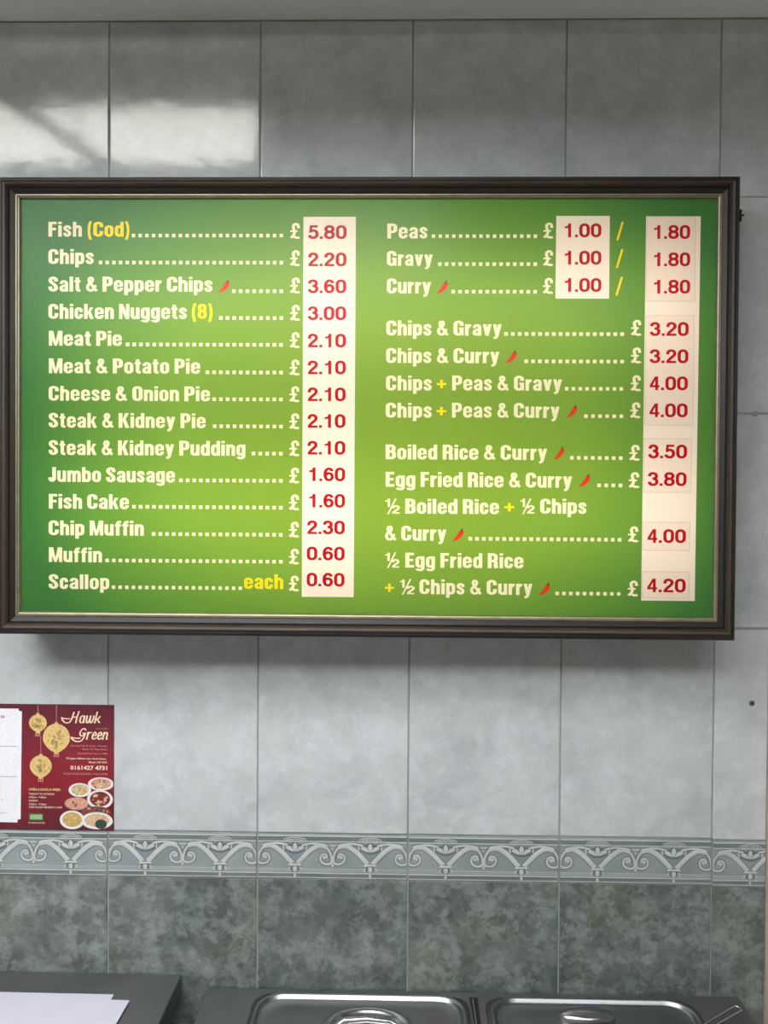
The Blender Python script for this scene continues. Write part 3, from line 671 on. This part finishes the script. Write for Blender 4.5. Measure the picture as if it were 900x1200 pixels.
# ================================================================== POSTER
PX = lambda px: -.4713-(134-px)*.001405
PZ = lambda py: Z(-.3418-(py-826)*.001427)
poster = empty('poster', (-.67, 0, Z(-.5516)), 'glossy red takeaway leaflet with gold lanterns stuck on the wall below the board', 'poster')
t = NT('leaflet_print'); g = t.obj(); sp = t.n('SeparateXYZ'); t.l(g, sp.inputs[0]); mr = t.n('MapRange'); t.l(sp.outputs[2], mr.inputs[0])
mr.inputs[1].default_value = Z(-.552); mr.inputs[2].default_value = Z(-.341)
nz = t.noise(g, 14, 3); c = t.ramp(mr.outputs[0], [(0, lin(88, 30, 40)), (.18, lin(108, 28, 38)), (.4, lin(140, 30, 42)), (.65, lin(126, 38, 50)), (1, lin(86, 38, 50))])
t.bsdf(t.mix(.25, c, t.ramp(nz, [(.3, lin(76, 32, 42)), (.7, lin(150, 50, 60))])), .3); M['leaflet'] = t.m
def pm(name, c, r=.35, mott=.06, scale=300): M[name] = plain(name, lin(*c), r, mott=mott, scale=scale); return name
for a in (('print_white', (232, 230, 232)), ('print_gold', (216, 184, 118), .35, .15, 260), ('print_gold_dark', (176, 144, 84)), ('print_cream', (240, 214, 190)), ('print_pink', (214, 140, 136)), ('print_grey', (150, 150, 152)), ('print_red', (170, 60, 60)),
          ('print_green', (70, 104, 62)), ('print_palegreen', (150, 180, 130)), ('plate_white', (224, 220, 214)), ('broth', (120, 44, 40)), ('rice', (196, 160, 88), .4, .3, 500), ('prawn', (206, 150, 124), .4, .25, 400),
          ('meat', (128, 72, 58), .4, .35, 400), ('leaf', (52, 70, 54), .4, .3, 400), ('noodle', (206, 178, 140), .4, .3, 400), ('rim_blue', (122, 118, 140))): pm(*a)
def flat(polys, y, mats, name, parent, label=None):
    """thin printed areas: polys = [(points in picture-plane metres, material slot)]"""
    bm = bmesh.new()
    for i, (pts, mi) in enumerate(polys):
        f = bm.faces.new([bm.verts.new((x, y-i*.00002, z)) for x, z in pts]); f.material_index = mi
        f.normal_update()
        if f.normal.y > 0: f.normal_flip()
    o = mesh_obj(name, bm, mats, parent)
    if label: o['label'] = label
    return o
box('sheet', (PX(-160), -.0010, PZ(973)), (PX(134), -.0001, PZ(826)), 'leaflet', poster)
k = 4
flat([([(PX(-140), PZ(831.5)), (PX(20), PZ(831.5)), (PX(20.5), PZ(834)), (PX(24), PZ(834.5)), (PX(22.5), PZ(961)), (PX(19), PZ(961.5)), (PX(18.5), PZ(965)), (PX(-140), PZ(964))], 0)], -.0012, ['print_white'], 'price_table', poster, 'white price table on the leaflet')
flat([([(PX(-135), PZ(y)), (PX(19), PZ(y)), (PX(19), PZ(y+.7)), (PX(-135), PZ(y+.7))], 0) for y in (875.5, 911)], -.0014, ['print_grey'], 'table_line', poster)
bfont_cache = None
def words(txt, px, py, hpx, align, mat, bold=0, width=None, shear=0, y=-.0014, name='lettering'):
    """px,py = anchor of the baseline in leaflet units; hpx cap height"""
    cu = bpy.data.curves.new('words', 'FONT'); cu.body = txt; cu.size = 1; cu.offset = bold; cu.shear = shear; cu.resolution_u = 2
    ob = bpy.data.objects.new('words', cu); COL.objects.link(ob)
    dg = bpy.context.evaluated_depsgraph_get(); me = bpy.data.meshes.new_from_object(ob.evaluated_get(dg))
    bpy.data.objects.remove(ob); bpy.data.curves.remove(cu)
    xs = [v.co.x for v in me.vertices]; w = max(xs)-min(xs); s = hpx*.001427/.72
    sx = s if width is None else width*.001405/w
    X0 = PX(px)-(w*sx if align == 'R' else 0)-min(xs)*sx
    for v in me.vertices: v.co = Vector((X0+v.co.x*sx, y, PZ(py)+v.co.y*s))
    me.materials.clear(); me.materials.append(M[mat]); me.name = name
    o = bpy.data.objects.new(name, me); COL.objects.link(o); attach(o, poster); return o
# lanterns
def lantern(cx, cy, rx, ry, top):
    pts = []
    for j in range(28):
        a = 2*pi*j/28; s_, c_ = sin(a), cos(a); wdt = rx*(1.0 if s_ > 0 else 1-.28*s_*s_)
        pts.append((PX(cx+wdt*c_), PZ(cy-ry*s_)))
    o = flat([([(PX(cx-.3), PZ(top)), (PX(cx+.3), PZ(top)), (PX(cx+.3), PZ(cy-ry)), (PX(cx-.3), PZ(cy-ry))], 1),
              ([(PX(cx-2), PZ(cy-ry)), (PX(cx-2), PZ(cy-ry-1.5)), (PX(cx+2), PZ(cy-ry-1.5)), (PX(cx+2), PZ(cy-ry))], 0), (pts, 0),
              ([(PX(cx-2.6), PZ(cy+ry-1)), (PX(cx+2.6), PZ(cy+ry-1)), (PX(cx+2.8), PZ(cy+ry+1.6)), (PX(cx-2.8), PZ(cy+ry+1.6))], 0)]
             + [([(PX(cx+q-.5), PZ(cy+ry+1.6)), (PX(cx+q+.3), PZ(cy+ry+1.6)), (PX(cx+q+.6), PZ(cy+ry+5)), (PX(cx+q-.9), PZ(cy+ry+5))], 1) for q in (-2.4, 0, 2.4)],
             -.0014, ['print_gold', 'print_pink'], 'lantern_picture', poster, 'gold lantern printed on the leaflet')
    rr = random.Random(int(cx*10)); fl = []
    for _ in range(int(rx*2.2)):
        a = rr.uniform(0, 2*pi); d = rr.uniform(.1, .8); x = cx+d*rx*cos(a)*.9; y_ = cy-d*ry*sin(a)*.85+1; s_ = rr.uniform(.5, 1.15)
        for q in range(5):
            b = 2*pi*q/5+a; fl.append(([(PX(x), PZ(y_)), (PX(x+s_*1.6*cos(b-.35)), PZ(y_+s_*1.6*sin(b-.35))), (PX(x+s_*1.6*cos(b+.35)), PZ(y_+s_*1.6*sin(b+.35)))], 0))
    bm = bmesh.new()
    for pts_, _ in fl:
        f = bm.faces.new([bm.verts.new((x, -.00165, z)) for x, z in pts_])
    mesh_obj('blossom_print', bm, 'print_gold_dark', o)
lantern(43.2, 848.3, 10.7, 10.3, 827); lantern(65.3, 865.5, 16.2, 17, 827); lantern(46.7, 898.8, 13.2, 13, 864)
# script title
F3 = dict(F1)
TH = (.15, .10)
for ch in 'awkreen': F3[ch] = (F1[ch][0] if ch != 'w' else .8,)+(F1.get(ch, (0, '', (), 0))[1:3] if ch != 'w' else ('', []))+(TH,)
F3['w'] = (.82, 'M .08 .74 L .12 .24 A .13 .06 .26 .06 B .36 .08 .40 .2 .42 .74 M .42 .5 L .46 .2 A .48 .06 .58 .06 B .74 .1 .76 .5 .72 .74', [], TH)
F3['k'] = (.58, 'M .1 0 L .1 1.1 M .12 .34 B .3 .36 .4 .5 .46 .70 M .22 .36 B .36 .36 .42 .1 .58 .06', [], TH)
F3['r'] = (.46, 'M .1 0 L .1 .74 M .12 .45 B .18 .62 .3 .72 .44 .66', [], TH)
F3['n'] = (.56, 'M .1 0 L .1 .74 M .12 .45 B .2 .62 .28 .70 .36 .68 A .45 .66 .45 .5 L .45 .1 L .56 .04', [], TH)
F3['a'] = (.56, ring(.1, .06, .44, .70, .2)+' M .46 .72 L .45 .1 L .55 .04', [], TH)
F3['e'] = (.5, 'M .12 .36 L .42 .42 A .42 .70 .26 .70 A .1 .66 .1 .36 A .1 .06 .26 .06 B .36 .06 .42 .12 .5 .2', [], TH)
F3['H'] = (.95, 'M .34 1.06 B .30 .6 .28 .3 .16 .12 B .0 -.08 -.5 .0 -.7 .5 B -.5 .42 -.2 .4 .1 .42 M .80 1.14 B .74 .8 .70 .3 .74 0 M .28 .56 L .76 .60', [], (.14, .10))
F3['G'] = (.80, 'M .66 .86 B .60 1.12 .2 1.1 .14 .66 B .12 .3 .5 .2 .62 .56 M .38 .58 L .74 .60 M .66 .58 B .64 .1 .5 -.22 .1 -.2 B -.3 -.16 -.5 .02 -.62 .2 B -.3 .1 .0 .1 .3 .14', [], (.14, .10))
def script(txt, px0, px1, base, cap, mats, name):
    o_ = []
    ps = text_polys(txt, F3, 0, 0, 1, 1, gap=.03)
    tot = 1
    for p in ps: o_.append([(PX(px0+(x+.14*zz*.55)*(px1-px0)), PZ(base-zz*cap)) for x, zz in p])
    v2, pr_ = partition(o_, [0]*len(o_), lambda r: r)
    me = bpy.data.meshes.new(name); me.from_pydata([(v.x, -.0014, v.y) for v in v2], [], [f for f in pr_[0]]); me.materials.append(M[mats]); me.update()
    o = bpy.data.objects.new(name, me); COL.objects.link(o); attach(o, poster); o['label'] = 'cream script title'
pm('print_title', (238, 212, 178))
script('Hawk', 79, 117, 847.8, 12.5, 'print_title', 'title_lettering'); script('Green', 90, 126, 866.8, 12.5, 'print_title', 'title_lettering')
words('nosh', 126.5, 854.8, 2.4, 'R', 'print_gold_dark', width=14)
words('Serving Fish & Chips, Chinese', 126, 875, 2.2, 'R', 'print_pink', width=44, shear=.2)
words('Meals To Take Away', 126, 879, 2.2, 'R', 'print_pink', width=30, shear=.2)
words('Established Since 1984', 126, 884, 2.2, 'R', 'print_pink', width=35)
words('70 Upper Hibbert Lane, Hawk Green,', 125, 890, 2.2, 'R', 'print_cream', .01, width=48)
words('Marple SK6 7HX', 126, 894.2, 2.2, 'R', 'print_cream', .01, width=22)
words('0161427 4731', 126, 902, 4.6, 'R', 'print_title', .03, width=44)
words('TELEPHONE ORDERS WELCOME', 126, 908, 2.2, 'R', 'print_pink', width=53)
words('OPEN 6 DAYS A WEEK', 32.3, 927.2, 2.8, 'L', 'print_gold', .03, width=38.5)
for tx, yy, ww in (('TUESDAY TO SATURDAY', 932.2, 31), ('4:30pm - 9:30pm', 936, 21), ('SUNDAY', 940.2, 11), ('4:30pm - 9:30pm', 944.2, 21), ('OPEN HOLIDAY MONDAYS 4:30PM', 947.8, 39.5)):
    words(tx, 32.3, yy, 2.2, 'L', 'print_cream', .005, width=ww)
flat([([(PX(32.6), PZ(954)), (PX(49.8), PZ(954)), (PX(49.8), PZ(962.5)), (PX(32.6), PZ(962.5))], 0), ([(PX(34), PZ(955.5)), (PX(48.4), PZ(955.5)), (PX(48.4), PZ(961)), (PX(34), PZ(961))], 1)], -.0014, ['print_green', 'print_palegreen'], 'badge', poster, 'small green badge')
words('HYGIENE RATED', 32, 966, 1.8, 'L', 'print_cream', width=20)
words('ts', 3.4, 842.5, 4.0, 'R', 'print_red', .02, width=5)
words('each', 6, 954.6, 2.0, 'R', 'print_grey', width=8); words('.', 1.6, 938, 4, 'R', 'print_grey', .05, width=1.6)
# dishes
def dish(cx, cy, rx, ry, foods, rim='plate_white', bowl=None, n=26, seed=1, inner=.78, lim=133.2):
    rr = random.Random(seed); polys = []
    cl = lambda x: PX(min(x, lim))
    mats = [rim]+([bowl] if bowl else [foods[0]])+foods
    polys.append(([(cl(x), PZ(y)) for x, y in ellipse(cx, cy, rx, ry, 30)], 0))
    polys.append(([(cl(x), PZ(y)) for x, y in ellipse(cx, cy-.4, rx*inner, ry*inner, 30)], 1))
    for i in range(n):
        a = rr.uniform(0, 2*pi); d = math.sqrt(rr.random())*inner*.82; s_ = rr.uniform(.7, 1.9)
        x, y = cx+rx*d*cos(a), cy+ry*d*sin(a)
        polys.append(([(cl(u), PZ(v)) for u, v in ellipse(x, y, s_*1.25, s_*.85, 8, rr.uniform(0, 3))], 2+rr.randrange(len(foods))))
    bm = bmesh.new(); dish.y -= .00002
    for i, (pts, mi) in enumerate(polys):
        f = bm.faces.new([bm.verts.new((x, dish.y-i*.000004, z)) for x, z in pts]); f.material_index = mi; f.normal_update()
        if f.normal.y > 0: f.normal_flip()
    dish.y -= .00014
    mesh_obj('dish_picture', bm, mats, poster)['label'] = 'plate of food printed on the leaflet'
dish.y = -.0014
dish(118.5, 918.5, 15.5, 7.8, ['prawn', 'meat', 'noodle'], seed=2); dish(93.5, 926, 13.5, 8.2, ['noodle', 'rice', 'prawn', 'print_palegreen'], seed=3)
dish(89.5, 942, 14.5, 7.5, ['prawn', 'meat', 'noodle'], 'rim_blue', seed=4, inner=.95); dish(117.5, 936.5, 15.5, 11, ['noodle', 'prawn', 'plate_white'], bowl='broth', seed=5, n=18)
dish(113, 951.5, 16, 6, ['meat', 'broth', 'prawn', 'leaf'], 'meat', seed=6, inner=1.1)
dish(114, 961.5, 19, 10, ['noodle', 'prawn', 'noodle'], seed=7, n=30); dish(118.8, 965.4, 7.0, 5.6, ['leaf'], 'leaf', seed=8)
dish(84.5, 960.8, 14.8, 11, ['rice', 'rice', 'noodle'], seed=9, n=46)

# ================================================================== COUNTER EQUIPMENT
def cabinet(e, x0, x1, y0, y1, ztop, slab, inset, doors):
    box('body', (x0+inset, y0+.02, .06), (x1-inset, y1-.002, ztop-slab), 'steel', e)
    box('plinth', (x0+inset+.01, y0+.06, 0), (x1-inset-.01, y1-.01, .06), 'black', e)
    for a, b in doors:
        d = box('door', (a, y0+.004, .09), (b, y0+.02, ztop-slab-.02), 'steel', e, .003)
        bm = bmesh.new(); tube(bm, [((a+b)/2-.08, y0+.004, ztop-.14), ((a+b)/2-.08, y0-.03, ztop-.14), ((a+b)/2+.08, y0-.03, ztop-.14), ((a+b)/2+.08, y0+.004, ztop-.14)], .006)
        mesh_obj('handle', bm, 'polished', d)
ZL = Z(-.790)
left = empty('worktop_cabinet', (-.80, -.30, 0), 'grey steel cabinet at the left with papers on its flat top', 'cabinet')
box('top_slab', (-1.25, -.62, ZL-.034), (-.3570, -.002, ZL), 'dark_steel', left, .0015)
cabinet(left, -1.25, -.357, -.62, -.002, ZL, .034, .02, ((-1.20, -.82), (-.80, -.42)))
bm = bmesh.new(); tube(bm, [(-.352, -.105, .10), (-.352, -.105, Z(-.845)), (-.352, -.112, Z(-.838))], .0045, 10); mesh_obj('drain_pipe', bm, 'steel', left)
for i, (pts, z, lab) in enumerate((([(-.80, -.062), (-.449, -.064), (-.452, -.36), (-.80, -.36)], ZL+.0012, 'white sheet of paper underneath, lying on the left cabinet top'),
                                ([(-.80, -.067), (-.418, -.081), (-.4245, -.37), (-.79, -.375)], ZL+.0034, 'white sheet of paper lying on top of another on the left cabinet'))):
    bm = bmesh.new(); th = .0022 if i == 0 else .0016
    a = [bm.verts.new((x, y, z-.0011)) for x, y in pts]; b = [bm.verts.new((x, y, z-.0011+th)) for x, y in pts]
    bm.faces.new(b); bm.faces.new(a[::-1])
    for k in range(4): bm.faces.new((a[k], a[(k+1) % 4], b[(k+1) % 4], b[k]))
    bmesh.ops.recalc_face_normals(bm, faces=bm.faces)
    tag(mesh_obj('paper_sheet', bm, 'paper'), lab, 'paper')
ZB = Z(-.811)
bain = empty('bain_marie', (.125, -.30, 0), 'dark steel bain-marie counter with covered food pans against the tiled wall', 'food warmer')
box('top_plate', (-.3125, -.62, ZB-.03), (.5625, -.003, ZB), 'dark_steel', bain, .002, 2)
cabinet(bain, -.3125, .5625, -.62, -.003, ZB, .03, .008, ((-.30, .115), (.135, .55)))
bm = bmesh.new()
f = [(.1200, -.018), (.1335, -.018), (.1300, -.21), (.1250, -.21)]
vs = [bm.verts.new((x, y, ZB+.0003)) for x, y in f]; bm.faces.new(vs)
bx(bm, .1242, -.20, ZB+.0001, .1262, -.022, ZB+.0005, mi=1)
o = mesh_obj('divider_slot', bm, ['black', 'steel'], bain); o['label'] = 'narrow dark slot between the pan lids'

def lid(cx, w, kind, label):
    e = empty('pan_lid', (cx, -.111, ZB), label, 'pan lid', 'lids of the bain-marie')
    y0 = -.111; d = .170
    L = []
    for grow, z, r in ((.010, .0008, .030), (.010, .0030, .030), (.004, .0034, .040), (0, .0075, .042), (-.005, .0098, .041), (-.010, .0100, .040), (-.015, .0085, .038), (-.018, .0040, .037), (-.024, .0028, .036), (-.060, .0034, .03), (-.12, .0036, .02)):
        L.append([(x, y, ZB+z) for x, y in rrect(cx, y0, w+grow*2*.5 if grow > 0 else w+grow, d+(grow if grow > 0 else grow), min(r, .044), 7)])
    bm = bmesh.new(); loft(bm, L); bmesh.ops.recalc_face_normals(bm, faces=bm.faces)
    mesh_obj('lid_plate', bm, 'lid_steel', e, True)
    if kind == 1:
        hx = cx+.013; hy = -.108
        bm = bmesh.new(); R = []
        for s_, z in ((1.0, .0030), (.965, .0075), (.90, .0105), (.82, .0108), (.74, .0080), (.68, .0045), (.4, .0040), (.1, .0039)):
            R.append([(x, y, ZB+z) for x, y in ellipse(hx, hy, .074*s_, .050*s_, 40)])
        loft(bm, R); bmesh.ops.recalc_face_normals(bm, faces=bm.faces); mesh_obj('handle_recess', bm, 'lid_bright', e, True)
        bm = bmesh.new(); tube(bm, [(hx-.05, hy, ZB+.006), (hx-.035, hy, ZB+.016), (hx, hy, ZB+.019), (hx+.035, hy, ZB+.016), (hx+.05, hy, ZB+.006)], .0055, 12)
        mesh_obj('handle', bm, 'lid_bright', e, True)
    else:
        hx = .2985; hy = -.0745
        bm = bmesh.new(); R = []
        for s_, z in ((1.0, .0030), (.97, .0085), (.90, .0125), (.78, .0150), (.5, .0175), (.2, .0182)):
            R.append([(x, y, ZB+z) for x, y in ellipse(hx, hy, .045*s_, .0185*s_, 36)])
        loft(bm, R); bmesh.ops.recalc_face_normals(bm, faces=bm.faces); mesh_obj('handle', bm, 'lid_bright', e, True)
        bm = bmesh.new(); R = []
        for s_, z in ((1.0, .0034), (.9, .0044), (.8, .0040)):
            R.append([(x, y, ZB+z) for x, y in ellipse(hx, hy-.026, .040*s_, .020*s_, 30)])
        loft(bm, R); bmesh.ops.recalc_face_normals(bm, faces=bm.faces); o = mesh_obj('finger_slot', bm, 'black', e, True); o['label'] = 'dark finger slot below the handle'
    return e
M['lid_steel'] = plain('satin_lid_steel', (.30, .305, .305, 1), .36, 1, mott=.08, scale=14, bump=.12, bscale=180)
M['lid_bright'] = plain('bright_lid_steel', (.42, .42, .42, 1), .26, 1, mott=.06, scale=14)
lid(-.0565, .337, 1, 'left steel pan lid with a wide oval handle recess')
lid(.3115, .327, 2, 'right steel pan lid with a small raised oval grip')
# wire-handled skimmer lying on the right end of the counter
sk = empty('wire_skimmer', (.50, -.25, ZB), 'thin steel wire utensil handle resting at the right end of the counter', 'utensil')
bm = bmesh.new(); pb = Vector((.5365, -.060)); pa = pb-Vector((.825, .565))*.30; d = (pb-pa).normalized(); n = Vector((-d.y, d.x)); W = .0062
pts = [pa+n*W*.5]+[pb+n*W]+[pb+d*(W*sin(a))+n*(W*cos(a)) for a in [radians(x) for x in range(20, 161, 20)]]+[pb-n*W]+[pa-n*W*.5]
tube(bm, [(p.x, p.y, ZB+.0155-.004*max(0, 1-(p-pa).length/.05)) for p in pts], .0017, 8); mesh_obj('wire_handle', bm, 'polished', sk, True)
bm = bmesh.new()
bc = (.238, -.268)
for q in range(5): tube(bm, [(x, y, ZB+.004+.001*q) for x, y in ellipse(bc[0], bc[1], .06-.011*q, .065-.012*q, 28)], .0014, 6, closed=True)
for q in range(6):
    a = pi*q/6; tube(bm, [(bc[0]+.06*cos(a), bc[1]+.06*sin(a), ZB+.005), (bc[0], bc[1], ZB+.009), (bc[0]-.06*cos(a), bc[1]-.06*sin(a), ZB+.005)], .0012, 6)
mesh_obj('wire_basket', bm, 'polished', sk, True)
